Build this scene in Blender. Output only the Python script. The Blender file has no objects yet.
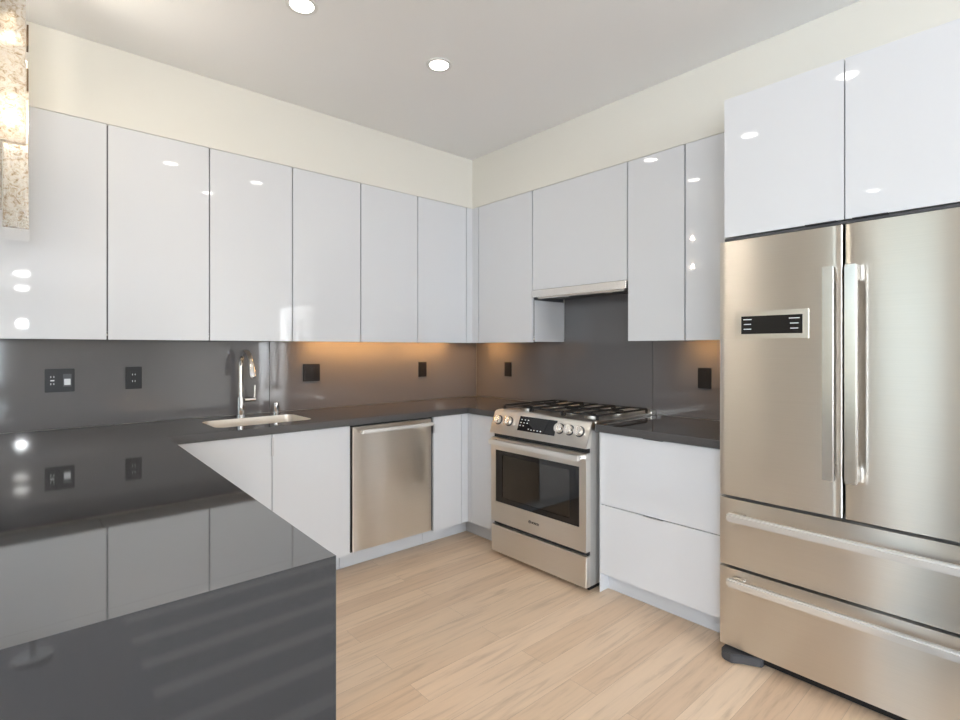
import bpy, bmesh, math, random
from mathutils import Vector, Matrix
random.seed(4)
S = bpy.context.scene
C = S.collection
PI = math.pi

# ------------------------------------------------------------------ camera
cam_d = bpy.data.cameras.new('camera')
cam = bpy.data.objects.new('camera', cam_d)
C.objects.link(cam)
cam.location = (-3.0183, -3.4516, 1.3268)
cam.rotation_euler = (PI/2, 0, math.radians(48.4428 - 90))
cam_d.sensor_width = 36
cam_d.lens = 525.32/960*36
cam_d.shift_y = -11.53/960
cam_d.clip_start = .02
S.camera = cam

# ------------------------------------------------------------------ world, exposure
S.view_settings.view_transform = 'Standard'
S.view_settings.look = 'None'
S.view_settings.gamma = 1
S.view_settings.use_curve_mapping = False
S.view_settings.exposure = 0.97
w = bpy.data.worlds.new('world'); S.world = w; w.use_nodes = True
bg = w.node_tree.nodes['Background']
sky = w.node_tree.nodes.new('ShaderNodeTexSky')
sky.sky_type = 'NISHITA'; sky.sun_disc = False
sky.sun_elevation = math.radians(50); sky.sun_rotation = math.radians(120)
w.node_tree.links.new(sky.outputs[0], bg.inputs[0])
bg.inputs[1].default_value = .25

# ------------------------------------------------------------------ daylight in the window openings
def area(name, loc, direction, sx, sy, power, col, parent=None, shape='RECTANGLE', spread=PI):
    l = bpy.data.lights.new(name, 'AREA'); l.shape = shape
    l.size = sx
    if shape in ('RECTANGLE', 'ELLIPSE'): l.size_y = sy
    l.energy = power; l.color = col; l.spread = spread
    o = bpy.data.objects.new(name, l); C.objects.link(o)
    o.rotation_euler = Vector(direction).to_track_quat('-Z', 'Y').to_euler()
    o.location = loc
    if parent is not None:
        o.parent = parent; o.location = Vector(loc) - parent.location
    return o
DAY = (.79, .885, 1.0)
H = 2.795                    # ceiling height
XL, YF = -6.2, -15.2         # left wall, far wall
# (wall, along0, along1, z0, z1, power)
WINS = [('left', -2.56, -1.68, .02, 2.7, 1.9), ('left', -7.6, -4.4, .25, 2.45, 145), ('left', -12.0, -9.0, .25, 2.45, 200),
        ('front', -5.9, -3.35, .35, 2.45, 370)]
for wl, a0, a1, z0, z1, pw in WINS:
    if wl == 'left':
        area('daylight', (XL-.16, (a0+a1)/2, (z0+z1)/2), (1, 0, 0), a1-a0, z1-z0, pw, DAY if pw > 5 else (.70, .92, 1.0))
    else:
        area('daylight', ((a0+a1)/2, YF-.16, (z0+z1)/2), (0, 1, 0), a1-a0, z1-z0, pw, DAY)

# ------------------------------------------------------------------ materials
def mat(name, col=(.8,.8,.8), rough=.5, metal=0, ior=1.5, coat=0, spec=None, aniso=0, emit=None, estr=0):
    m = bpy.data.materials.new(name); m.use_nodes = True
    b = m.node_tree.nodes['Principled BSDF']
    b.inputs['Base Color'].default_value = (*col, 1)
    b.inputs['Roughness'].default_value = rough
    b.inputs['Metallic'].default_value = metal
    b.inputs['IOR'].default_value = ior
    b.inputs['Coat Weight'].default_value = coat
    b.inputs['Coat Roughness'].default_value = .03
    if emit:
        b.inputs['Emission Color'].default_value = (*emit, 1)
        b.inputs['Emission Strength'].default_value = estr
    m['bsdf'] = 1
    return m
def nd(m, t): return m.node_tree.nodes.new(t)
def lk(m, a, b): m.node_tree.links.new(a, b)
def P(m): return m.node_tree.nodes['Principled BSDF']
def coords(m, scale=(1,1,1), kind='Object'):
    tc = nd(m, 'ShaderNodeTexCoord'); mp = nd(m, 'ShaderNodeMapping')
    mp.inputs['Scale'].default_value = scale
    lk(m, tc.outputs[kind], mp.inputs['Vector'])
    return mp.outputs['Vector']
def noise(m, vec, scale, detail=3, rough=.5):
    n = nd(m, 'ShaderNodeTexNoise')
    n.inputs['Scale'].default_value = scale; n.inputs['Detail'].default_value = detail
    n.inputs['Roughness'].default_value = rough
    lk(m, vec, n.inputs['Vector'])
    return n
def ramp(m, fac, stops):
    r = nd(m, 'ShaderNodeValToRGB')
    el = r.color_ramp.elements
    while len(el) < len(stops): el.new(.5)
    for e, (p, c) in zip(el, stops):
        e.position = p; e.color = (*c, 1)
    lk(m, fac, r.inputs['Fac'])
    return r.outputs['Color']
def bump(m, h, strength, dist=.01):
    b = nd(m, 'ShaderNodeBump'); b.inputs['Strength'].default_value = strength
    b.inputs['Distance'].default_value = dist
    lk(m, h, b.inputs['Height']); lk(m, b.outputs['Normal'], P(m).inputs['Normal'])

def paint(name, col):
    m = mat(name, col, .75)
    n = noise(m, coords(m), 220, 2)
    bump(m, n.outputs['Fac'], .04, .002)
    return m
M_wall = paint('wall_paint', (.75, .725, .655))
M_ceil = paint('ceiling_paint', (.93, .935, .935))
M_trim = mat('white_trim', (.8, .8, .78), .35)

def lacquer():
    m = mat('white_lacquer', (.69, .695, .71), .035, ior=1.52)
    n = noise(m, coords(m), 3.2, 1)
    bump(m, n.outputs['Fac'], .02, .01)
    return m
M_white = lacquer()
M_carc = mat('cabinet_carcass', (.13, .13, .14), .5)
M_side = mat('white_side_panel', (.72, .725, .74), .15)
M_toe = mat('toe_kick_white', (.66, .67, .69), .3)
M_pull = mat('brushed_aluminium', (.55, .55, .56), .3, 1)
M_blackpull = mat('black_pull', (.02, .02, .022), .35)

def quartz(name, col, rough, ior):
    m = mat(name, col, rough, ior=ior)
    v = coords(m)
    n = noise(m, v, 420, 2, .6)
    c = ramp(m, n.outputs['Fac'], [(.35, tuple(x*.82 for x in col)), (.55, col), (.74, tuple(min(1, x*1.25) for x in col))])
    lk(m, c, P(m).inputs['Base Color'])
    return m
M_counter = quartz('grey_quartz', (.066, .064, .065), .045, 2.8)
M_edge = quartz('grey_quartz_honed_edge', (.080, .077, .077), .35, 1.45)
M_splash = quartz('grey_quartz_splash', (.145, .140, .142), .06, 1.5)

def steel(name, col=(.77, .735, .685), rough=.28, vertical_smear=True, an=1.0):
    m = mat(name, col, rough, 1)
    b = P(m)
    b.inputs['Anisotropic'].default_value = an
    t = nd(m, 'ShaderNodeTangent'); t.direction_type = 'RADIAL'; t.axis = 'Z'
    lk(m, t.outputs[0], b.inputs['Tangent'])
    b.inputs['Anisotropic Rotation'].default_value = .25 if vertical_smear else 0
    n = noise(m, coords(m, (3, 3, 700)), 1.0, 2)
    c = ramp(m, n.outputs['Fac'], [(.3, tuple(x*.98 for x in col)), (.7, tuple(x*1.02 for x in col))])
    lk(m, c, b.inputs['Base Color'])
    return m
M_steel = steel('brushed_steel')
M_steel2 = steel('brushed_steel_handle', (.80, .77, .73), .2, an=.3)
M_steelflat = mat('satin_steel', (.76, .72, .66), .28, 1)
M_bar = mat('satin_steel_bar', (.80, .785, .76), .34, .75)
M_chrome = mat('chrome', (.85, .85, .86), .04, 1)
M_fbody = mat('fridge_side_grey', (.25, .25, .26), .4)
M_black = mat('black_plastic', (.012, .012, .013), .4, ior=1.35)
M_dark = mat('dark_grey_plastic', (.06, .06, .065), .45)
M_blackglass = mat('black_glass', (.008, .008, .009), .03, ior=1.55)
M_iron = mat('cast_iron', (.025, .023, .022), .55)
M_enamel = mat('dark_oven_enamel', (.50, .46, .44), .35)
M_rack = mat('oven_rack_steel', (.5, .47, .44), .3, 1)
M_mark = mat('white_print', (.75, .78, .8), .5)
M_logo = mat('dark_print', (.03, .025, .025), .5)
M_whiteplastic = mat('white_plastic', (.7, .7, .7), .35)
M_bronze = mat('bronze', (.16, .11, .07), .4, 1)
M_burner = mat('burner_aluminium', (.62, .6, .56), .35, 1)
M_shadow = mat('reveal_black', (.02, .02, .02), .7)

def clear_glass(name, tint=(1,1,1), refl=1.0, ior=1.5):
    m = bpy.data.materials.new(name); m.use_nodes = True
    nt = m.node_tree; nt.nodes.clear()
    out = nt.nodes.new('ShaderNodeOutputMaterial'); mx = nt.nodes.new('ShaderNodeMixShader')
    tr = nt.nodes.new('ShaderNodeBsdfTransparent'); gl = nt.nodes.new('ShaderNodeBsdfGlossy')
    fr = nt.nodes.new('ShaderNodeFresnel'); fr.inputs['IOR'].default_value = ior
    tr.inputs['Color'].default_value = (*tint, 1); gl.inputs['Roughness'].default_value = .02
    gl.inputs['Color'].default_value = (refl, refl, refl, 1)
    nt.links.new(fr.outputs[0], mx.inputs[0]); nt.links.new(tr.outputs[0], mx.inputs[1])
    nt.links.new(gl.outputs[0], mx.inputs[2]); nt.links.new(mx.outputs[0], out.inputs[0])
    return m
M_pane = clear_glass('window_glass')
M_ovenglass = clear_glass('tinted_oven_glass', (.80, .78, .76), ior=1.9)

def glow(name, col, strength):
    m = bpy.data.materials.new(name); m.use_nodes = True
    nt = m.node_tree; nt.nodes.clear()
    out = nt.nodes.new('ShaderNodeOutputMaterial'); e = nt.nodes.new('ShaderNodeEmission')
    e.inputs[0].default_value = (*col, 1); e.inputs[1].default_value = strength
    nt.links.new(e.outputs[0], out.inputs[0])
    return m
M_lens = glow('downlight_lens', (1, .95, .87), 12)
M_warmlens = glow('warm_strip', (1, .55, .2), 4)
M_bulb = glow('warm_bulb', (1, .82, .6), 5)
M_discs = glow('white_disc', (1, .99, .95), 22)
M_whitebulb = glow('flash_bulb', (.93, .97, 1), 90)

def oak():
    m = mat('oak_planks', (.5, .4, .3), .38, ior=1.45)
    tc = nd(m, 'ShaderNodeTexCoord')
    br = nd(m, 'ShaderNodeTexBrick')
    br.offset = .37; br.offset_frequency = 2; br.squash = 1
    br.inputs['Scale'].default_value = 1
    br.inputs['Brick Width'].default_value = 1.35
    br.inputs['Row Height'].default_value = .132
    br.inputs['Mortar Size'].default_value = .0006
    br.inputs['Mortar Smooth'].default_value = .2
    br.inputs['Bias'].default_value = 0
    br.inputs['Color1'].default_value = (0, 0, 0, 1); br.inputs['Color2'].default_value = (1, 1, 1, 1)
    br.inputs['Mortar'].default_value = (.5, .5, .5, 1)
    lk(m, tc.outputs['Object'], br.inputs['Vector'])
    # shift the grain from plank to plank
    add = nd(m, 'ShaderNodeVectorMath'); add.operation = 'MULTIPLY_ADD'
    add.inputs[1].default_value = (7.3, 3.1, 0); lk(m, br.outputs['Color'], add.inputs[0]); lk(m, tc.outputs['Object'], add.inputs[2])
    mp = nd(m, 'ShaderNodeMapping'); mp.inputs['Scale'].default_value = (1.6, 22, 1)
    lk(m, add.outputs[0], mp.inputs['Vector'])
    g = noise(m, mp.outputs['Vector'], 1.6, 6, .62)
    g.inputs['Distortion'].default_value = .6
    grain = ramp(m, g.outputs['Fac'], [(.28, (.76, .73, .70)), (.48, (.97, .965, .96)), (.75, (1.05, 1.045, 1.04))])
    base = ramp(m, br.outputs['Color'], [(0, (.74, .54, .375)), (.5, (.82, .62, .44)), (1, (.88, .685, .505))])
    mul = nd(m, 'ShaderNodeMix'); mul.data_type = 'RGBA'; mul.blend_type = 'MULTIPLY'
    mul.inputs[0].default_value = 1
    lk(m, base, mul.inputs[6]); lk(m, grain, mul.inputs[7])
    mo = nd(m, 'ShaderNodeMix'); mo.data_type = 'RGBA'
    lk(m, br.outputs['Fac'], mo.inputs[0]); lk(m, mul.outputs[2], mo.inputs[6])
    mo.inputs[7].default_value = (.46, .33, .235, 1)
    lk(m, mo.outputs[2], P(m).inputs['Base Color'])
    bump(m, g.outputs['Fac'], .06, .004)
    return m
M_floor = oak()

def ice_glass():
    m = mat('crystal_glass', (.95, .92, .85), .08, ior=1.4)
    b = P(m)
    b.inputs['Transmission Weight'].default_value = .5
    v = coords(m, (1, 1, 1))
    n = noise(m, v, 42, 6, .7); n.inputs['Distortion'].default_value = 1.5
    c = ramp(m, n.outputs['Fac'], [(.36, (.55, .42, .29)), (.49, (.94, .88, .78)), (.58, (1, .98, .95))])
    lk(m, c, b.inputs['Base Color'])
    bump(m, n.outputs['Fac'], .7, .02)
    return m
M_ice = ice_glass()

# ------------------------------------------------------------------ mesh helpers
def new(): return bmesh.new()
def add_box(bm, x0, x1, y0, y1, z0, z1, bev=0, seg=2):
    if x0 > x1: x0, x1 = x1, x0
    if y0 > y1: y0, y1 = y1, y0
    if z0 > z1: z0, z1 = z1, z0
    r = bmesh.ops.create_cube(bm, size=1)
    vs = r['verts']
    for v in vs:
        v.co = Vector((x0 + (v.co.x+.5)*(x1-x0), y0 + (v.co.y+.5)*(y1-y0), z0 + (v.co.z+.5)*(z1-z0)))
    if bev:
        es = list({e for v in vs for e in v.link_edges})
        bmesh.ops.bevel(bm, geom=es, offset=bev, segments=seg, affect='EDGES', clamp_overlap=True)
    return bm
def box(*a, **k): return add_box(new(), *a, **k)
def add_cyl(bm, c, r, d, axis='Z', seg=32, r2=None, bev=0):
    c = Vector(c)
    res = bmesh.ops.create_cone(bm, cap_ends=True, segments=seg, radius1=r, radius2=r if r2 is None else r2, depth=d)
    vs = res['verts']
    if bev:
        es = [e for e in {e for v in vs for e in v.link_edges} if len([f for f in e.link_faces if len(f.verts) > 4]) == 1]
        rr = bmesh.ops.bevel(bm, geom=es, offset=bev, segments=2, affect='EDGES')
        vs = list({v for f in rr['faces'] for v in f.verts} | {v for v in vs if v.is_valid})
        extra = set(vs)
        for v in list(extra):
            for e in v.link_edges: extra.add(e.other_vert(v))
        vs = list(extra)
    R = {'Z': Matrix.Identity(3), 'X': Matrix.Rotation(PI/2, 3, 'Y'), 'Y': Matrix.Rotation(-PI/2, 3, 'X')}[axis] if isinstance(axis, str) else Vector(axis).to_track_quat('Z', 'Y').to_matrix()
    for v in vs: v.co = R @ v.co + c
    return bm
def add_tube(bm, pts, r, seg=16, radii=None):
    pts = [Vector(p) for p in pts]
    rings = []
    up = None
    for i, p in enumerate(pts):
        t = (pts[min(i+1, len(pts)-1)] - pts[max(i-1, 0)]).normalized()
        if up is None:
            up = Vector((0, 0, 1)) if abs(t.z) < .9 else Vector((1, 0, 0))
        a = (up - t*up.dot(t)).normalized(); b = t.cross(a); up = a
        rr = radii[i] if radii else r
        rings.append([bm.verts.new(p + (a*math.cos(2*PI*k/seg) + b*math.sin(2*PI*k/seg))*rr) for k in range(seg)])
    for i in range(len(rings)-1):
        for k in range(seg):
            bm.faces.new((rings[i][k], rings[i][(k+1) % seg], rings[i+1][(k+1) % seg], rings[i+1][k]))
    bm.faces.new(rings[0][::-1]); bm.faces.new(rings[-1])
    return bm
def add_prism(bm, poly, axis, a0, a1, bev=0):
    # poly: 2D points; axis = extruded axis; order of the other two: X->(y,z) Y->(x,z) Z->(x,y)
    def P3(p, a):
        return {'X': (a, p[0], p[1]), 'Y': (p[0], a, p[1]), 'Z': (p[0], p[1], a)}[axis]
    v0 = [bm.verts.new(P3(p, a0)) for p in poly]; v1 = [bm.verts.new(P3(p, a1)) for p in poly]
    n = len(poly)
    fs = [bm.faces.new(v0), bm.faces.new(v1)]
    for i in range(n): fs.append(bm.faces.new((v0[i], v0[(i+1) % n], v1[(i+1) % n], v1[i])))
    bmesh.ops.recalc_face_normals(bm, faces=fs)
    if bev:
        bmesh.ops.bevel(bm, geom=list({e for f in fs for e in f.edges}), offset=bev, segments=2, affect='EDGES')
    return bm
def rrect(x0, x1, y0, y1, r, n=6):
    pts = []
    for cx, cy, a in ((x1-r, y1-r, 0), (x0+r, y1-r, PI/2), (x0+r, y0+r, PI), (x1-r, y0+r, 3*PI/2)):
        for k in range(n+1):
            t = a + PI/2*k/n
            pts.append((cx + r*math.cos(t), cy + r*math.sin(t)))
    return pts
def plate_holes(outer, holes, axis, a0, a1, bm=None):
    # flat plate with holes, extruded along axis
    bm = bm or new()
    def P3(p, a):
        return {'X': (a, p[0], p[1]), 'Y': (p[0], a, p[1]), 'Z': (p[0], p[1], a)}[axis]
    loops = [outer] + holes
    edges, lv = [], []
    for L in loops:
        vs = [bm.verts.new(P3(p, a0)) for p in L]; lv.append(vs)
        edges += [bm.edges.new((vs[i], vs[(i+1) % len(vs)])) for i in range(len(vs))]
    r = bmesh.ops.triangle_fill(bm, edges=edges, use_beauty=True, use_dissolve=False)
    fs = [g for g in r['geom'] if isinstance(g, bmesh.types.BMFace)]
    ex = bmesh.ops.extrude_face_region(bm, geom=fs)
    d = Vector(P3((0, 0), a1)) - Vector(P3((0, 0), a0))
    for g in ex['geom']:
        if isinstance(g, bmesh.types.BMVert): g.co += d
    bmesh.ops.recalc_face_normals(bm, faces=bm.faces)
    return bm
def wloc(o):
    v = Vector((0, 0, 0))
    while o is not None:
        v += o.location; o = o.parent
    return v
def obj(name, bm, m, parent=None, smooth=False, label=None):
    if parent is not None:
        off = wloc(parent)
        for v in bm.verts: v.co -= off
    me = bpy.data.meshes.new(name); bm.to_mesh(me); bm.free()
    if smooth:
        try: me.shade_smooth()
        except Exception: pass
    me.materials.append(m)
    o = bpy.data.objects.new(name, me); C.objects.link(o)
    if parent is not None: o.parent = parent
    if name == 'countertop':                      # polished top, honed edges
        me.materials.append(M_edge)
        for p in me.polygons:
            if p.normal.z < .5: p.material_index = 1
    if smooth == 'auto':
        try:
            me.set_sharp_from_angle(angle=math.radians(35))
        except Exception: pass
    if label: o['label'] = label
    return o
def tag(o, label, cat, group=None):
    o['label'] = label; o['category'] = cat
    if group: o['group'] = group
    return o
def thing(name, label, cat, loc, group=None):
    o = bpy.data.objects.new(name, None); C.objects.link(o)
    o.empty_display_size = .05; o.location = loc
    return tag(o, label, cat, group)
def struct(name, bm, m, parent=None):
    o = obj(name, bm, m, parent)
    if parent is None: o['kind'] = 'structure'
    return o

# ------------------------------------------------------------------ room shell
struct('floor', box(XL-.1, .1, YF-.1, .1, -.1, 0), M_floor)
struct('ceiling', box(XL-.1, .1, YF-.1, .1, H, H+.1), M_ceil)
struct('wall_back', box(XL-.1, .1, 0, .1, 0, H), M_wall)
struct('wall_right', box(0, .1, YF-.1, 0, 0, H), M_wall)
hl = [[(a0, z0), (a1, z0), (a1, z1), (a0, z1)] for wl, a0, a1, z0, z1, p in WINS if wl == 'left']
hf = [[(a0, z0), (a1, z0), (a1, z1), (a0, z1)] for wl, a0, a1, z0, z1, p in WINS if wl == 'front']
struct('wall_left', plate_holes([(YF, 0), (0, 0), (0, H), (YF, H)], hl, 'X', XL-.1, XL), M_wall)
struct('wall_front', plate_holes([(XL, 0), (0, 0), (0, H), (XL, H)], hf, 'Y', YF-.1, YF), M_wall)
for i, (wl, a0, a1, z0, z1, p) in enumerate(WINS):
    bm = new(); gm = new(); f = .05; n = 1 if i == 0 else 3
    ax = XL-.08 if wl == 'left' else YF-.08
    def bb(b, u0, u1, w0, w1, d0, d1):
        if wl == 'left': add_box(b, ax+d0, ax+d1, u0, u1, w0, w1)
        else: add_box(b, u0, u1, ax+d0, ax+d1, w0, w1)
    bb(bm, a0, a1, z0, z0+f, 0, .06); bb(bm, a0, a1, z1-f, z1, 0, .06)
    for k in range(n+1):
        c = a0 + (a1-a0)*k/n
        c0 = max(a0, c-f/2); c1 = min(a1, c+f/2)
        bb(bm, c0, c1, z0+f, z1-f, 0, .06)
    bb(gm, a0+.01, a1-.01, z0+.01, z1-.01, .028, .032)
    if i == 0:
        fr = struct('door_1', bm, M_trim); struct('pane', gm, M_pane, fr)
    else:
        fr = struct('window_%d' % i, bm, M_trim); struct('pane', gm, M_pane, fr)

U0, U1, UD = 1.374, 2.414, .350         # wall cabinets: bottom, top, front
struct('trim_1', box(-3.14, -.001, -.348, -.001, U1+.002, H-.001), M_wall)       # boxed-in soffit above the wall cabinets
struct('trim_2', box(-.348, -.001, -6.0, -.349, U1+.002, H-.001), M_wall)
struct('baseboard_left', box(XL+.001, XL+.016, YF+.01, -3.1, .001, .1), M_trim)
struct('baseboard_right', box(-.016, -.001, YF+.01, -3.5, .001, .1), M_trim)
struct('baseboard_back', box(XL+.02, -3.6, -.016, -.001, .001, .1), M_trim)

# ------------------------------------------------------------------ polished wall slabs behind the counters
CT, CTH, CD = .914, .038, .655           # counter top, thickness, depth
def splash(bm, label):
    return tag(obj('backsplash_slab', bm, M_splash), label, 'backsplash')
splash(box(-3.56, -1.787, -.012, -.001, CT+.001, U0+.02, bev=.0006, seg=1), 'dark grey polished backsplash slab behind the chrome faucet, left of the seam')
splash(box(-1.784, -.0125, -.012, -.001, CT+.001, U0+.02, bev=.0006, seg=1), 'dark grey polished backsplash slab lit orange, above the dishwasher and into the corner')
splash(plate_holes([(-.0125, CT+.001), (-.0125, U0+.02), (-.99, U0+.02), (-.99, 1.70), (-1.698, 1.70), (-1.698, CT+.001)], [], 'X', -.012, -.001),
       'dark grey backsplash slab behind the range, rising up to the hood')
splash(plate_holes([(-1.701, CT+.001), (-1.701, 1.70), (-1.733, 1.70), (-1.733, U0+.02), (-2.425, U0+.02), (-2.425, CT+.001)], [], 'X', -.012, -.001),
       'dark grey backsplash slab between the range and the refrigerator')

# ------------------------------------------------------------------ worktops
PX0, PX1, PY = -3.56, -2.538, -2.477     # peninsula
SINK = rrect(-2.235, -1.708, -.515, -.185, .05)
t = thing('worktop', 'dark grey polished quartz worktop with sink cutout, running from range round to the waterfall peninsula', 'countertop', (-2.5, -.65, CT-CTH))
obj('countertop', plate_holes([(PX0, -.013), (-.013, -.013), (-.013, -.953), (-CD, -.953), (-CD, -CD), (-2.487, -CD), (PX1, PY+.0385), (PX0, PY+.0385)], [SINK], 'Z', CT-CTH, CT), M_counter, t)
obj('waterfall_panel', box(PX0, PX1, PY, PY+.038, .002, CT), M_counter, t)
t = thing('worktop', 'short dark grey quartz worktop between the gas range and the refrigerator', 'countertop', (-.33, -2.07, CT-CTH))
obj('countertop', box(-CD, -.013, -2.425, -1.730, CT-CTH, CT, bev=.0012, seg=1), M_counter, t)

# ------------------------------------------------------------------ wall cabinets
DT, G = .019, .003
def wall_cab(axis, a0, a1, z0, z1, label, fx=-UD, front=None, doors=1, under=True, end_lo=False):
    """axis 'Y': front faces -Y, spans x a0..a1; axis 'X': front faces -X, spans y a0..a1"""
    f = front or UD
    if axis == 'Y':
        t = thing('wall_cabinet', label, 'cabinet', ((a0+a1)/2, -f/2, z0))
        obj('carcass', box(a0+.0005, a1-.0005, -f+DT+.002, -.013, z0+.036, z1-.001), M_carc, t)
        obj('door', box(a0+G, a1-G, -f, -f+DT, z0-.004, z1-.001, bev=.0012), M_white, t)
        obj('bottom_panel', box(a0+.002, a1-.002, -f+DT+.004, -.014, z0+.0322, z0+.0355), M_side, t)
    else:
        t = thing('wall_cabinet', label, 'cabinet', (-f/2, (a0+a1)/2, z0))
        obj('carcass', box(-f+DT+.002, -.013, a0+.0005, a1-.0005, z0+.036, z1-.001), M_carc, t)
        obj('door', box(-f, -f+DT, a0+G, a1-G, z0-.004, z1-.001, bev=.0012), M_white, t)
        obj('bottom_panel', box(-f+DT+.004, -.014, a0+.002, a1-.002, z0+.0322, z0+.0355), M_side, t)
    return t
LX = [-3.136, -2.681, -2.227, -1.771, -1.315, -.862, -.409]
LL = ['glossy white wall cabinet at the far left, partly behind the crystal pendant',
      'glossy white wall cabinet left of the faucet, second from the left',
      'glossy white wall cabinet directly above the chrome faucet',
      'glossy white wall cabinet above the black switch plate right of the sink',
      'glossy white wall cabinet above the dishwasher, lit orange beneath',
      'glossy white wall cabinet on the sink wall nearest the corner']
for i, l in enumerate(LL): wall_cab('Y', LX[i], LX[i+1], U0, U1, l)
wall_cab('X', -.983, -.423, U0, U1, 'wide glossy white wall cabinet between the corner and the range hood')
# exposed end of that cabinet beside the hood
hc = wall_cab('X', -1.733, -.985, 1.731, U1, 'glossy white lift-up wall cabinet above the range hood')
wall_cab('X', -2.083, -1.735, U0, U1, 'narrow glossy white wall cabinet just right of the range hood')
wall_cab('X', -2.424, -2.085, U0, U1, 'glossy white wall cabinet tucked against the tall cabinet over the refrigerator')
tag(obj('end_panel', box(-UD+DT+.003, -.014, -.9885, -.9842, U0, 1.66), M_side), 'white side panel of the bay under the range hood, left side', 'panel')
tag(obj('end_panel', box(-UD+DT+.003, -.014, -1.7335, -1.7295, U0, 1.66), M_side), 'white side panel of the bay under the range hood, right side', 'panel')
# L-shaped corner strip between the two runs
bm = add_prism(new(), [(-.407, -UD), (-UD, -UD), (-UD, -.421), (-UD+DT, -.421), (-UD+DT, -UD+DT), (-.407, -UD+DT)], 'Z', U0-.004, U1-.001)
t = thing('corner_cabinet', 'blind corner wall cabinet closed by a narrow white filler strip', 'cabinet', (-.2, -.2, U0))
obj('filler_strip', bm, M_white, t)
obj('carcass', add_prism(new(), [(-.407, -.013), (-.407, -UD+DT+.002), (-UD+DT+.002, -UD+DT+.002), (-UD+DT+.002, -.421), (-.013, -.421), (-.013, -.013)], 'Z', U0+.036, U1-.001), M_carc, t)
obj('bottom_panel', add_prism(new(), [(-.407, -.014), (-.407, -UD+DT+.004), (-UD+DT+.004, -UD+DT+.004), (-UD+DT+.004, -.421), (-.014, -.421), (-.014, -.014)], 'Z', U0+.0322, U0+.0355), M_side, t)

# cabinet above the refrigerator
FD = .665
t = thing('fridge_cabinet', 'deep glossy white two-door cabinet above the stainless refrigerator', 'cabinet', (-FD/2, -2.88, 1.815))
obj('carcass', box(-FD+DT+.002, -.013, -3.344, -2.4265, 1.818, U1), M_side, t)
for a0, a1, s in ((-2.8765, -2.428, -1), (-3.342, -2.8805, 1)):
    d = obj('door', box(-FD, -FD+DT, a0, a1, 1.816, U1+.012, bev=.0012), M_white, t)
    e0, e1 = ((-2.853, -2.748) if s < 0 else (-3.012, -2.905))
    obj('pull', box(-FD-.010, -FD+.016, e0, e1, 1.8115, 1.8155), M_blackpull, d, label='black finger pull')
obj('bottom_strip', box(-FD+.004, -.02, -3.343, -2.428, 1.800, 1.8105), M_dark, t)

# ------------------------------------------------------------------ range hood
t = thing('range_hood', 'slim stainless pull-out range hood under the lift-up cabinet', 'range hood', (-.18, -1.36, 1.665))
obj('body', box(-.335, -.014, -1.729, -.989, 1.690, 1.728), M_steelflat, t)
obj('front_strip', box(-.362, -.337, -1.7315, -.987, 1.676, 1.7225, bev=.002), M_steel2, t)
obj('filter_panel', box(-.325, -.05, -1.715, -1.003, 1.680, 1.6895), M_dark, t)
for y in (-1.19, -1.53): obj('hood_lamp', add_cyl(new(), (-.25, y, 1.677), .028, .006, seg=24), M_whiteplastic, t)
obj('sliding_lip', box(-.336, -.30, -1.70, -1.02, 1.668, 1.6795, bev=.002), M_steelflat, t)

# ------------------------------------------------------------------ base cabinets
BZ0, BZ1, BF = .112, CT-CTH-.006, .632
TK = .53
def tabY(x, z0, z1, parent):   # edge pull standing proud of a door facing -Y
    obj('pull', box(x-.006, x+.006, -BF-.012, -BF+.010, z0, z1, bev=.002), M_pull, parent, label='brushed aluminium edge pull')
t = thing('sink_cabinet', 'white two-door base cabinet under the sink', 'cabinet', (-1.99, -.33, 0))
obj('carcass', plate_holes([(-2.46, -.013), (-1.539, -.013), (-1.539, -BF+DT+.002), (-2.46, -BF+DT+.002)], [rrect(-2.26, -1.68, -.54, -.16, .05)], 'Z', BZ0, BZ1+.004), M_carc, t)
d1 = obj('door', box(-2.452, -1.996, -BF, -BF+DT, BZ0, BZ1, bev=.0012), M_white, t)
d2 = obj('door', box(-1.992, -1.541, -BF, -BF+DT, BZ0, BZ1, bev=.0012), M_white, t)
tabY(-1.994, .755, .855, d2)
obj('toe_kick', box(-2.46, -1.56, -TK, -TK+.015, .002, BZ0-.002), M_toe, t)

t = thing('base_cabinet', 'narrow white base cabinet between the dishwasher and the corner', 'cabinet', (-.82, -.33, 0))
obj('carcass', box(-.934, -.692, -BF+DT+.002, -.013, BZ0, BZ1+.004), M_carc, t)
d1 = obj('door', box(-.932, -.692, -BF, -BF+DT, BZ0, BZ1, bev=.0012), M_white, t)
tabY(-.936, .765, .83, d1)
obj('toe_kick', box(-.95, -.5605, -TK, -TK+.015, .002, BZ0-.002), M_toe, t)

bm = add_prism(new(), [(-.690, -BF), (-BF, -BF), (-BF, -.667), (-BF+DT, -.667), (-BF+DT, -BF+DT), (-.690, -BF+DT)], 'Z', BZ0, BZ1)
tag(obj('corner_filler', bm, M_white), 'narrow white filler strip in the inside corner of the base cabinets', 'filler strip')

t = thing('base_cabinet', 'slim white base cabinet between the corner and the gas range', 'cabinet', (-.33, -.82, 0))
obj('carcass', box(-BF+DT+.002, -.013, -.955, -.669, BZ0, BZ1+.004), M_carc, t)
obj('door', box(-BF, -BF+DT, -.953, -.669, BZ0, BZ1, bev=.0012), M_white, t)
obj('toe_kick', box(-.56, -.545, -.955, -.5305, .002, BZ0-.002), M_toe, t)

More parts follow.
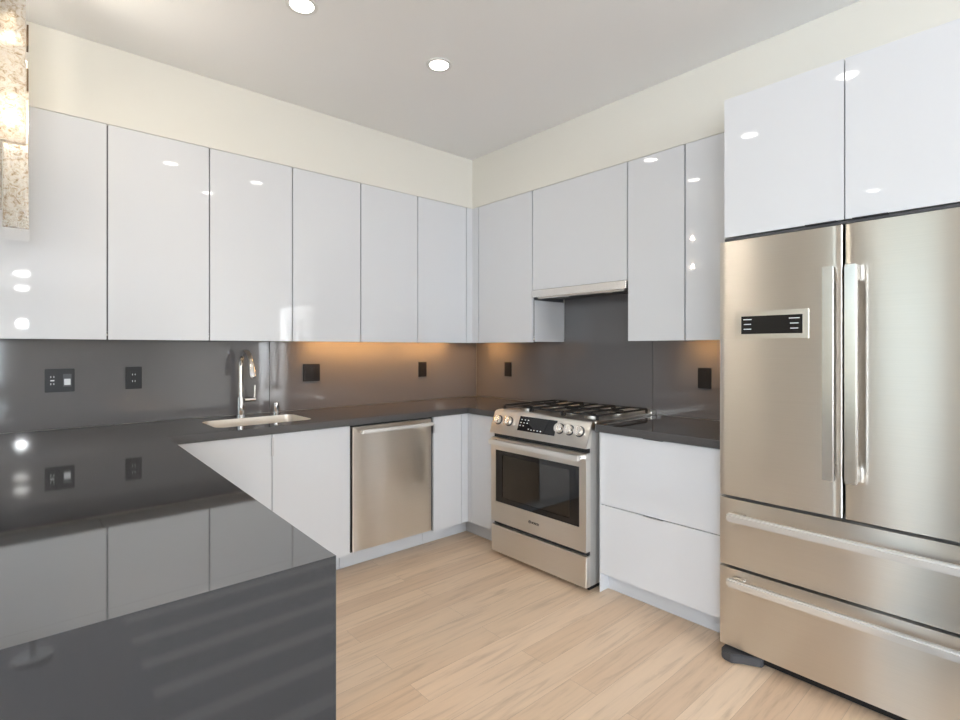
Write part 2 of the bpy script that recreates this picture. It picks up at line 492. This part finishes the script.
t = thing('drawer_cabinet', 'white two-drawer base cabinet between the gas range and the refrigerator', 'cabinet', (-.33, -2.07, 0))
obj('carcass', box(-BF+DT+.002, -.013, -2.423, -1.748, BZ0, BZ1+.004), M_carc, t)
obj('side_panel', add_prism(new(), [(-BF, .002), (-BF, BZ1), (-.013, BZ1), (-.013, .002)], 'Y', -1.7475, -1.7425), M_side, t)
for z0, z1 in ((.483, BZ1), (BZ0-.006, .479)):
    d = obj('drawer', box(-BF-.001, -BF+DT, -2.420, -1.7485, z0, z1, bev=.0012), M_white, t)
    obj('pull', box(-BF-.012, -BF+.01, -2.118, -2.012, z1-.0005, z1+.0022), M_blackpull if z1 > .6 else M_pull, d, label='slim metal edge pull')
obj('toe_kick', box(-.56, -.545, -2.423, -1.7485, .002, BZ0-.008), M_toe, t)

t = thing('peninsula_cabinet', 'white base cabinet run hidden under the waterfall peninsula', 'cabinet', (-2.8, -1.5, 0))
obj('carcass', box(-3.1, -2.58, PY+.04, -.66, BZ0, BZ1+.004), M_carc, t)
obj('back_panel', box(-3.125, -3.102, PY+.04, -.66, .002, BZ1+.004), M_white, t)
for k in range(3):
    y0 = PY+.045 + k*.588
    obj('door', box(-2.578, -2.559, y0, y0+.584, BZ0, BZ1, bev=.0012), M_white, t)
obj('toe_kick', box(-2.655, -2.64, PY+.04, -.66, .002, BZ0-.002), M_toe, t)

# ------------------------------------------------------------------ dishwasher
t = thing('dishwasher', 'stainless steel dishwasher with bar handle in the sink run', 'dishwasher', (-1.24, -.33, 0))
obj('tub', box(-1.533, -.942, -.612, -.02, .116, .868), M_black, t)
# slightly bowed front panel
bm = new(); prof = [(-1.527 + .573*k/12, -.636 - .004*(1-((k-6)/6)**2)) for k in range(13)]
add_prism(bm, prof + [(-.954, -.614), (-1.527, -.614)], 'Z', .124, .862)
d = obj('door_panel', bm, M_steel, t, smooth='auto')
h = obj('handle', box(-1.497, -.980, -.702, -.680, .826, .848, bev=.004), M_bar, d)
for x in (-1.487, -.990): obj('bracket', box(x-.009, x+.009, -.6795, -.640, .829, .845, bev=.002), M_steel2, h)
obj('toe_kick', box(-1.556, -.952, -TK, -TK+.015, .002, BZ0-.004), M_toe, t)

# ------------------------------------------------------------------ sink, faucet, air gap
t = thing('kitchen_sink', 'undermounted stainless sink let into the dark worktop', 'sink', (-1.97, -.35, .70))
bm = new()
rings = []
for z, off, r in ((CT-.0006, .0008, .05), (CT-CTH-.001, .004, .05), (.72, .008, .05), (.702, .03, .05)):
    pts = rrect(-2.235+off, -1.708-off, -.515+off, -.185-off, r)
    rings.append([bm.verts.new((x, y, z)) for x, y in pts])
for a, b in zip(rings, rings[1:]):
    for k in range(len(a)): bm.faces.new((a[k], b[k], b[(k+1) % len(a)], a[(k+1) % len(a)]))
bm.faces.new(rings[-1][::-1])
obj('basin', bm, mat('sink_steel', (.82, .77, .70), .42, .85), t, smooth='auto')
obj('drain', add_cyl(new(), (-1.97, -.33, .7045), .045, .004), M_chrome, t)

fx, fy = -1.985, -.085
t = thing('kitchen_faucet', 'tall chrome gooseneck kitchen faucet with side lever behind the sink', 'faucet', (fx, fy, CT))
obj('base_body', add_cyl(add_cyl(new(), (fx, fy, CT+.004), .030, .007, bev=.001), (fx, fy, CT+.062), .0235, .109), M_chrome, t, smooth='auto')
pts = [(fx, fy, CT+.117), (fx, fy, 1.215)]
R = .072
for k in range(1, 13):
    a = PI*.93*k/12
    pts.append((fx + .012*(1-math.cos(a))/2, fy - R*(1-math.cos(a)), 1.232 + R*math.sin(a)))
obj('spout', add_tube(new(), pts, .0155, 20), M_chrome, t, smooth='auto')
e = Vector(pts[-1]); dr = (e - Vector(pts[-2])).normalized()
obj('spray_head', add_tube(new(), [e + dr*.001, e + dr*.02, e + dr*.085, e + dr*.098], .02, 20, [.0165, .0185, .021, .018]), M_chrome, t, smooth='auto')
lv = obj('lever_stem', add_tube(new(), [(fx+.025, fy, 1.012), (fx+.085, fy-.01, 1.014)], .013), M_chrome, t, smooth='auto')
obj('lever', add_tube(new(), [(fx+.078, fy-.01, 1.015), (fx+.080, fy-.011, 1.05), (fx+.080, fy-.012, 1.10)], .006, 12), M_chrome, lv, smooth='auto')
t = thing('air_gap', 'short chrome air gap cylinder right of the faucet', 'air gap', (-1.775, -.10, CT))
obj('flange', add_cyl(new(), (-1.775, -.10, CT+.004), .025, .007, bev=.001), M_chrome, t, smooth='auto')
b = obj('cap', add_cyl(new(), (-1.775, -.10, CT+.039), .0195, .062, bev=.003), M_chrome, t, smooth='auto')
obj('vent_slot', box(-1.779, -1.771, -.1208, -.1180, CT+.030, CT+.052), M_black, b)

# ------------------------------------------------------------------ gas range
RX, RY0, RY1 = -.715, -1.714, -.962      # front plane, right and left side
t = thing('gas_range', 'stainless slide-in gas range with black grates and oven window', 'range', (-.37, -1.338, 0))
# body: side skins, back, floor and top around the oven cavity
bm = new()
add_box(bm, -.672, -.03, RY0+.004, RY0+.03, .03, .895); add_box(bm, -.672, -.03, RY1-.03, RY1-.004, .03, .895)
add_box(bm, -.06, -.03, RY0+.03, RY1-.03, .03, .895); add_box(bm, -.672, -.06, RY0+.03, RY1-.03, .70, .895)
add_box(bm, -.672, -.06, RY0+.03, RY1-.03, .03, .28)
obj('body', bm, mat('range_side_grey', (.62, .60, .57), .42, .6), t)
bm = new()
add_box(bm, -.665, -.075, RY0+.0305, RY0+.07, .2805, .6995); add_box(bm, -.665, -.075, RY1-.07, RY1-.0305, .2805, .6995)
add_box(bm, -.10, -.075, RY0+.07, RY1-.07, .2805, .6995); add_box(bm, -.665, -.10, RY0+.07, RY1-.07, .2805, .300); add_box(bm, -.665, -.10, RY0+.07, RY1-.07, .68, .6995)
obj('oven_cavity', bm, M_enamel, t)
for z in (.42, .53):
    bm = new()
    for x in (-.64, -.12): add_tube(bm, [(x, RY0+.072, z), (x, RY1-.072, z)], .004, 8)
    for k in range(13):
        x = -.64 + .52*k/12
        if 0 < k < 12: add_tube(bm, [(x, RY0+.072, z+.003), (x, RY1-.072, z+.003)], .0022, 6)
    obj('oven_rack', bm, M_rack, t)
# storage drawer
obj('storage_drawer', box(RX+.002, -.674, RY0, RY1, .030, .200, bev=.003), M_steel, t)
obj('plinth', box(-.66, -.06, RY0+.02, RY1-.02, .001, .0295), M_black, t)
# oven door with window
WY0, WY1, WZ0, WZ1 = -1.668, -1.004, .352, .682
d = obj('oven_door', plate_holes([(RY0, .224), (RY1, .224), (RY1, .758), (RY0, .758)], [[(WY0, WZ0), (WY1, WZ0), (WY1, WZ1), (WY0, WZ1)]], 'X', RX, -.674), M_steel, t)
obj('window_border', plate_holes([(WY0+.0005, WZ0+.0005), (WY1-.0005, WZ0+.0005), (WY1-.0005, WZ1-.0005), (WY0+.0005, WZ1-.0005)],
    [[(-1.60, .385), (-1.062, .385), (-1.062, .652), (-1.60, .652)]], 'X', RX+.0015, RX+.012), M_blackglass, d)
obj('window_glass', box(RX+.004, RX+.008, -1.5995, -1.0625, .3855, .6515), M_ovenglass, d)
h = obj('handle', box(-.772, -.750, -1.702, -.992, .724, .753, bev=.004), M_bar, d)
for y in (-1.685, -1.008): obj('bracket', box(-.7495, RX-.0005, y-.012, y+.012, .729, .749, bev=.002), M_steel2, h)
# maker's mark on the door
def text_bm(body, size, origin, depth=.0006):
    cu = bpy.data.curves.new('lettering', 'FONT'); cu.body = body; cu.size = size; cu.extrude = depth
    cu.offset = size*.02
    o = bpy.data.objects.new('lettering', cu); C.objects.link(o)
    dg = bpy.context.evaluated_depsgraph_get()
    me = bpy.data.meshes.new_from_object(o.evaluated_get(dg))
    bm = new(); bm.from_mesh(me)
    bpy.data.objects.remove(o); bpy.data.curves.remove(cu); bpy.data.meshes.remove(me)
    # text plane x->-y (reads left to right seen from -X), y->z
    for v in bm.verts: v.co = Vector((origin[0] - v.co.z, origin[1] - v.co.x, origin[2] + v.co.y))
    return bm
lg = obj('lettering', text_bm('BOSCH', .018, (RX-.0008, -1.316, .285)), M_logo, d, label='dark maker lettering')
bm = new()
cy, cz, n = -1.301, .2915, 28
v0 = []; 
outer = [(cy + .0095*math.cos(2*PI*k/n), cz + .0095*math.sin(2*PI*k/n)) for k in range(n)]
inner = [(cy + .0075*math.cos(2*PI*k/n), cz + .0075*math.sin(2*PI*k/n)) for k in range(n)]
plate_holes(outer, [inner], 'X', RX-.0014, RX-.0002, bm)
for yy in (-.004, .004): add_box(bm, RX-.0014, RX-.0002, cy+yy-.001, cy+yy+.001, cz-.006, cz+.006)
add_box(bm, RX-.0014, RX-.0002, cy-.003, cy+.003, cz-.001, cz+.001)
obj('emblem', bm, M_logo, d, label='small round emblem')
# control panel: leans back, curls over the worktop at the top
cp = [(-.722, .786), (-.722, .792), (-.676, .915), (-.664, .926), (-.640, .930), (-.60, .930), (-.60, .900), (-.655, .893), (-.672, .86), (-.680, .80), (-.690, .786)]
bm = add_prism(new(), cp, 'Y', RY0-.006, RY1+.006)
panel = obj('control_panel', bm, M_steel, t, smooth='auto')
obj('shadow_gap', box(-.690, -.673, RY0+.006, RY1-.006, .7585, .785), M_shadow, t)
obj('shadow_gap', box(-.690, -.673, RY0+.006, RY1-.006, .2005, .2235), M_shadow, t)
nrm = Vector((-.123, 0, .046)).normalized()      # face normal of the leaning panel (pointing out)
tan = Vector((.046, 0, .123)).normalized()
def on_panel(y, s, out=0):   # s = distance up the face from its lower edge
    return Vector((-.722, y, .792)) + tan*s + nrm*out
def knob(y):
    c = on_panel(y, .083)
    k = obj('knob', add_cyl(new(), c + nrm*.0165, .0265, .028, axis=tuple(nrm), seg=28, bev=.003), M_steel2, panel, smooth='auto')
    obj('knob_collar', add_cyl(new(), c + nrm*.0015, .031, .003, axis=tuple(nrm), seg=28), M_dark, k)
    g = new(); add_box(g, -.004, .004, -.0215, .0215, 0, .008, bev=.0015)
    R3 = Matrix((tan.cross(Vector((0, 1, 0))), Vector((0, 1, 0)), nrm)).transposed()
    R3 = Matrix((Vector((0, 1, 0)), tan, nrm)).transposed()
    for v in g.verts: v.co = R3 @ v.co + c + nrm*.0310
    obj('grip', g, M_steel2, k)
for y in (-1.012, -1.106, -1.517, -1.586, -1.656): knob(y)
def quad_on_panel(y0, y1, s0, s1, h0, h1, bm=None):
    bm = bm or new()
    vs = []
    for hh in (h0, h1):
        for y, s in ((y0, s0), (y1, s0), (y1, s1), (y0, s1)):
            vs.append(bm.verts.new(on_panel(y, s, hh)))
    for f in ((0,1,2,3), (4,7,6,5), (0,4,5,1), (1,5,6,2), (2,6,7,3), (3,7,4,0)): bm.faces.new([vs[i] for i in f])
    bmesh.ops.recalc_face_normals(bm, faces=bm.faces)
    return bm
disp = obj('display', quad_on_panel(-1.487, -1.192, .036, .126, .0004, .003), M_blackglass, panel)
for i, (yy, ss) in enumerate([(-1.212, .105), (-1.240, .105), (-1.266, .105), (-1.210, .086), (-1.236, .086), (-1.262, .086), (-1.208, .068), (-1.234, .068),
                (-1.282, .052), (-1.305, .049), (-1.328, .049), (-1.354, .049), (-1.380, .049)]):
    obj('key_mark', quad_on_panel(yy-.005, yy+.005, ss-.003, ss+.003, .0031, .0034), M_mark, disp)
# cooktop
top = obj('cooktop', box(-.6395, -.075, RY0-.012, RY1+.007, .9152, .927, bev=.003), M_steelflat, t)
obj('back_trim', box(-.0745, -.016, RY0-.012, RY1+.007, .9152, .942, bev=.004), M_steelflat, t)
for x, y, r in ((-.50, -1.09, .045), (-.23, -1.09, .036), (-.36, -1.34, .055), (-.50, -1.593, .036), (-.23, -1.593, .045)):
    b = obj('burner', add_cyl(add_cyl(new(), (x, y, .9285), r*1.25, .003), (x, y, .9355), r, .0115, bev=.002), M_burner, top, smooth='auto')
    obj('burner_cap', add_cyl(new(), (x, y, .9440), r*.7, .005, bev=.002), M_iron, b, smooth='auto')
for y0, y1 in ((-1.714, -1.472), (-1.464, -1.219), (-1.211, -.966)):
    bm = new(); x0, x1 = -.612, -.095; z0, z1 = .948, .959
    add_box(bm, x0, x1, y0, y0+.012, z0, z1, bev=.003); add_box(bm, x0, x1, y1-.012, y1, z0, z1, bev=.003)
    for x in (x0, (x0+x1)/2-.006, x1-.012): add_box(bm, x, x+.010, y0, y1, z0+.002, z1, bev=.003)
    ym = (y0+y1)/2
    add_box(bm, x0, x1, ym-.005, ym+.005, z0+.002, z1+.001, bev=.002)
    for x in (x0+.006, x1-.006):
        for y in (y0+.006, y1-.006): add_box(bm, x-.006, x+.006, y-.006, y+.006, .9272, z0+.002)
    obj('grate', bm, M_iron, t)

# ------------------------------------------------------------------ refrigerator
FX, FY1, FY0, FM = -.72, -2.431, -3.348, -2.890     # front plane, left edge, right edge, middle gap
t = thing('refrigerator', 'stainless steel french-door refrigerator with two freezer drawers', 'refrigerator', (-.36, -2.892, 0))
obj('body', box(-.655, -.03, FY0+.006, FY1-.006, .05, 1.765), M_fbody, t)
def front(y0, y1, z0, z1, bow=0, bev=.006):
    bm = new(); n = 14; prof = []
    for k in range(n+1):
        u = k/n; prof.append((FX - bow*(1-(2*u-1)**2), y0 + (y1-y0)*u))
    poly = [(-.657, y1), (-.657, y0)]
    # rounded outer corners
    pr = [(FX+bev, y0)] + [(FX+bev*.3, y0+bev*.3)] + [(p[0], min(max(p[1], y0+bev), y1-bev)) for p in prof] + [(FX+bev*.3, y1-bev*.3)] + [(FX+bev, y1)]
    add_prism(bm, [( -.657, y0)] + pr + [(-.657, y1)], 'Z', z0, z1)
    return bm
for y0, y1, s in ((FM+.0035, FY1, 1), (FY0, FM-.0035, -1)):
    d = obj('door', front(y0, y1, .697, 1.786, bow=.0025), M_steel, t, smooth='auto')
    hy0, hy1 = ((-2.876, -2.838) if s > 0 else (-2.946, -2.908))
    h = obj('handle', box(-.792, -.772, hy0, hy1, .842, 1.628, bev=.003), M_steel2, d)
    for z in (.842, 1.573): obj('bracket', box(-.7715, FX-.003, hy0+.004, hy1-.004, z, z+.055, bev=.003), M_steel2, h)
    if s > 0:
        f = obj('display_frame', box(FX-.0065, FX-.0005, -2.777, -2.500, 1.366, 1.482, bev=.0015), M_steelflat, d)
        sc = obj('display_screen', box(FX-.0078, FX-.0066, -2.756, -2.526, 1.387, 1.461), M_blackglass, f)
        for yc, ws in ((-2.551, (.033, .028, .03)), (-2.727, (.038, .03, .028))):
            for r_, wd in enumerate(ws):
                z = 1.447 - r_*.020
                obj('screen_mark', box(FX-.0082, FX-.0079, yc-wd/2, yc+wd/2, z-.0018, z+.0018), M_mark, f)
for z0, z1, hz in ((.398, .684, .622), (.052, .386, .349)):
    d = obj('freezer_drawer', front(FY0, FY1, z0, z1, bow=.0025), M_steel, t, smooth='auto')
    h = obj('handle', box(-.794, -.768, -3.296, -2.488, hz-.017, hz+.017, bev=.007, seg=4), M_bar, d, smooth='auto')
    for y in (-2.52, -3.264): obj('bracket', box(-.7675, FX-.003, y-.028, y+.028, hz-.011, hz+.011, bev=.004), M_steel2, h)
obj('base_grille', box(-.685, -.10, FY0+.02, FY1-.02, .012, .049), M_black, t)
bm = add_prism(new(), [(-.60, -2.446), (-.735, -2.446), (-.758, -2.462), (-.762, -2.500), (-.735, -2.535), (-.70, -2.60), (-.60, -2.60)], 'Z', .002, .040, bev=.004)
obj('foot', bm, M_dark, t)
bm = add_prism(new(), [(-.60, -3.338), (-.735, -3.338), (-.758, -3.322), (-.762, -3.284), (-.735, -3.249), (-.70, -3.184), (-.60, -3.184)], 'Z', .002, .040, bev=.004)
obj('foot', bm, M_dark, t)

# ------------------------------------------------------------------ wall plates
def plateY(x0, x1, z0, z1, label, kind):
    t = thing('outlet_plate', label, 'outlet', ((x0+x1)/2, -.012, z0))
    fr = obj('plate', box(x0, x1, -.018, -.0125, z0, z1, bev=.002), M_black, t)
    n = 2 if x1-x0 > .1 else 1
    for k in range(n):
        c = x0 + (x1-x0)*(k+.5)/n
        if kind == 'usb' and k == 1:
            s = obj('switch', box(c-.017, c+.017, -.0205, -.0182, z0+.027, z1-.027, bev=.001), M_dark, t)
            obj('rocker', box(c-.013, c+.013, -.0235, -.0207, z0+.035, z0+.067, bev=.001), M_whiteplastic, s, label='white rocker')
            continue
        ins = obj('receptacle', box(c-.017, c+.017, -.0205, -.0182, z0+.025, z1-.025, bev=.001), M_black, t)
        if kind in ('usb', 'outlet'):
            zc = (z0+z1)/2
            for q in (-1, 1):
                for xx in (-.006, .006): obj('socket_slot', box(c+xx-.0012, c+xx+.0012, -.0212, -.0206, zc+q*.018-.004, zc+q*.018+.005), M_whiteplastic if kind == 'usb' else M_pull, ins)
            if kind == 'usb': obj('test_button', box(c-.008, c+.008, -.0212, -.0206, zc-.003, zc+.003), M_whiteplastic, ins)
    return t
plateY(-2.904, -2.784, 1.104, 1.223, 'black double outlet plate with a white rocker at the left end of the backsplash', 'usb')
plateY(-2.564, -2.487, 1.104, 1.226, 'single black outlet plate between the double plate and the faucet', 'outlet')
plateY(-1.565, -1.445, 1.104, 1.222, 'black double switch plate right of the sink', 'switch')
plateY(-.623, -.545, 1.102, 1.220, 'single black outlet plate on the sink wall near the corner', 'switch')
def plateX(y0, y1, z0, z1, label):
    t = thing('outlet_plate', label, 'outlet', (-.012, (y0+y1)/2, z0))
    obj('plate', box(-.018, -.0125, y0, y1, z0, z1, bev=.002), M_black, t)
    c = (y0+y1)/2
    r = obj('receptacle', box(-.0205, -.0182, c-.017, c+.017, z0+.025, z1-.025, bev=.001), M_black, t)
plateX(-.445, -.367, 1.100, 1.216, 'single black outlet plate on the range wall near the corner')
plateX(-2.072, -1.992, 1.094, 1.214, 'single black outlet plate beside the refrigerator')

# ------------------------------------------------------------------ recessed ceiling lights
def downlight(x, y, label, group=None):
    t = thing('recessed_downlight', label, 'ceiling light', (x, y, H-.012), group)
    n = 40
    ring = [(x + .066*math.cos(2*PI*k/n), y + .066*math.sin(2*PI*k/n)) for k in range(n)]
    hole = [(x + .049*math.cos(2*PI*k/n), y + .049*math.sin(2*PI*k/n)) for k in range(n)]
    obj('trim_ring', plate_holes(ring, [hole], 'Z', H-.006, H-.001), M_trim, t)
    obj('lens', add_cyl(new(), (x, y, H-.003), .0485, .003, seg=40), M_lens, t)
downlight(-2.1, -1.27, 'round recessed ceiling light nearest the sink wall, at the top edge of the picture')
downlight(-1.376, -1.28, 'round recessed ceiling light nearest the corner, seen whole on the ceiling')
downlight(-2.09, -1.98, 'recessed ceiling light overhead, reflected in the wall cabinet left of the faucet')
downlight(-1.42, -2.03, 'recessed ceiling light overhead, reflected in the wall cabinet above the faucet')
downlight(-1.655, -2.65, 'recessed ceiling light overhead, reflected at the top of the cabinet above the refrigerator')
downlight(-4.26, -2.23, 'recessed ceiling light reflected low in the right door above the refrigerator')
downlight(-4.3, -.91, 'recessed ceiling light reflected low in the left door above the refrigerator')

# added rug, unseen: puts shade and pale bands into the waterfall panel's reflection
def striped():
    m = mat('added_striped_rug', (.04, .04, .045), .95)
    tc = nd(m, 'ShaderNodeTexCoord'); sx = nd(m, 'ShaderNodeSeparateXYZ'); lk(m, tc.outputs['Object'], sx.inputs[0])
    def mth(op, a, b):
        n = nd(m, 'ShaderNodeMath'); n.operation = op
        for i, q in enumerate((a, b)):
            if isinstance(q, (int, float)): n.inputs[i].default_value = q
            else: lk(m, q, n.inputs[i])
        return n.outputs[0]
    st = mth('LESS_THAN', mth('FRACT', mth('MULTIPLY', mth('ADD', sx.outputs['Y'], 20.05), 4.2), 0), .3)
    ins = mth('MULTIPLY', mth('GREATER_THAN', sx.outputs['X'], -2.62), mth('LESS_THAN', sx.outputs['X'], -1.35))
    fac = mth('MULTIPLY', st, ins)
    mx = nd(m, 'ShaderNodeMix'); mx.data_type = 'RGBA'
    lk(m, fac, mx.inputs[0]); mx.inputs[6].default_value = (.04, .04, .045, 1); mx.inputs[7].default_value = (.11, .11, .11, 1)
    lk(m, mx.outputs[2], P(m).inputs['Base Color'])
    return m
tag(obj('added_rug', add_prism(new(), rrect(-4.2, -1.2, -5.6, -2.9, .02, 3), 'Z', .001, .010), striped()), 'added dark rug with pale stripes, to darken the reflection in the peninsula end panel', 'rug')

# added flash stand behind the viewpoint, for the white spots in the leftmost door
t = thing('added_flash_stand', 'added flash stand with two white discs and a bulb, mirrored in the leftmost cabinet door', 'lamp', (-2.96, -4.42, 0))
obj('base', add_cyl(new(), (-2.96, -4.42, .0205), .07, .02, bev=.004), M_dark, t)
obj('pole', add_tube(new(), [(-2.96, -4.42, .031), (-2.96, -4.42, 1.535)], .009), M_dark, t, smooth='auto')
bm = new(); bmesh.ops.create_uvsphere(bm, u_segments=24, v_segments=14, radius=.045)
for v in bm.verts: v.co += Vector((-2.96, -4.42, 1.585))
obj('bulb', bm, M_whitebulb, t, smooth=True)
obj('stem', add_tube(new(), [(-2.96, -4.475, .031), (-2.96, -4.475, 2.13)], .006), M_dark, t, smooth='auto')
for z, rr in ((1.945, .055), (2.095, .065)):  # glowing discs added for the two flat spots mirrored above the bulb
    d = obj('added_disc', add_cyl(new(), (-2.96, -4.40, z), rr, .045, bev=.012), M_discs, t, smooth='auto')
    obj('arm', box(-2.966, -2.954, -4.470, -4.40-rr-.001, z-.006, z+.006), M_dark, d)

# ------------------------------------------------------------------ under-cabinet lights
def strip(axis, a0, a1, label, power, off=.11):
    z = U0 + .0318
    if axis == 'Y':
        t = thing('under_cabinet_light', label, 'light', ((a0+a1)/2, -off, z-.012))
        obj('housing', box(a0, a1, -off-.016, -off+.016, z-.009, z-.0002), M_pull, t)
        obj('diffuser', box(a0+.004, a1-.004, -off-.012, -off+.012, z-.0115, z-.0092), M_warmlens, t)
        area('lamp', ((a0+a1)/2, -off, z-.0135), (0, .35, -1), a1-a0, .02, power, (1, .50, .16), t)
    else:
        t = thing('under_cabinet_light', label, 'light', (-off, (a0+a1)/2, z-.012))
        obj('housing', box(-off-.016, -off+.016, a0, a1, z-.009, z-.0002), M_pull, t)
        obj('diffuser', box(-off-.012, -off+.012, a0+.004, a1-.004, z-.0115, z-.0092), M_warmlens, t)
        area('lamp', (-off, (a0+a1)/2, z-.0135), (.35, 0, -1), a1-a0, .02, power, (1, .50, .16), t)
strip('Y', -1.56, -.90, 'warm under-cabinet light glowing orange above the dishwasher end of the backsplash', 2.4)
strip('Y', -.84, -.34, 'warm under-cabinet light on the sink wall beside the corner', 1.7)
strip('X', -.42, -.17, 'warm under-cabinet light on the range wall beside the corner', .8, .13)
strip('X', -2.20, -1.98, 'warm under-cabinet light beside the refrigerator', .6, .13)

# ------------------------------------------------------------------ crystal pendant over the peninsula
t = thing('crystal_chandelier', 'crystal glass slab chandelier with warm light at the upper left', 'chandelier', (-3.15, -1.2, H-.03))
obj('canopy', box(-3.25, -3.05, -1.75, -.62, H-.03, H-.001, bev=.004), M_bronze, t)
def slab(x0, x1, y0, y1, z0, z1):
    bm = new(); add_box(bm, x0, x1, y0, y1, z0, z1)
    bmesh.ops.subdivide_edges(bm, edges=bm.edges[:], cuts=5, use_grid_fill=True)
    for v in bm.verts:
        v.co += Vector((random.uniform(-.0025, .0025), random.uniform(-.0025, .0025), random.uniform(-.003, .003)))
    o = obj('glass_slab', bm, M_ice, t)
    zt = min(z1, H-.05)
    obj('hanger', add_tube(new(), [((x0+x1)/2, (y0+y1)/2, z1+.0005), ((x0+x1)/2, (y0+y1)/2, H-.032)], .004, 8), M_bronze, o)
    return o
slab(-3.105, -2.988, -.86, -.83, 2.09, 2.72)
slab(-3.050, -2.978, -.775, -.745, 1.79, 2.44)
tip = obj('clear_tip', box(-3.046, -2.974, -.772, -.748, 1.742, 1.7865), M_pane, t, label='clear glass tip')
slab(-3.16, -3.055, -.74, -.71, 1.86, 2.60)
slab(-3.22, -3.13, -1.02, -.99, 1.92, 2.66)
slab(-3.17, -3.065, -1.18, -1.15, 1.80, 2.50)
slab(-3.24, -3.14, -1.40, -1.37, 1.95, 2.62)
slab(-3.18, -3.07, -1.60, -1.57, 1.82, 2.55)
for z in (2.36, 2.53): obj('clip', box(-2.983, -2.977, -.790, -.730, z-.04, z+.04), M_bronze, t)
for x, y, z in ((-3.03, -.80, 2.55), (-3.03, -.80, 2.25), (-3.10, -1.09, 2.3), (-3.15, -1.3, 2.3), (-3.12, -1.49, 2.3)):
    bm = new(); bmesh.ops.create_uvsphere(bm, u_segments=16, v_segments=10, radius=.016)
    for v in bm.verts: v.co.z *= 1.8; v.co += Vector((x, y, z))
    b = obj('bulb', bm, M_bulb, t, smooth=True)
    obj('bulb_stem', add_tube(new(), [(x, y, z+.030), (x, y, H-.032)], .004, 8), M_bronze, b)
    l = bpy.data.lights.new('bulb_light', 'POINT'); l.energy = 1.8; l.color = (1, .90, .76); l.shadow_soft_size = .02
    lo = bpy.data.objects.new('bulb_light', l); C.objects.link(lo); lo.parent = t; lo.location = Vector((x, y, z-.06)) - t.location
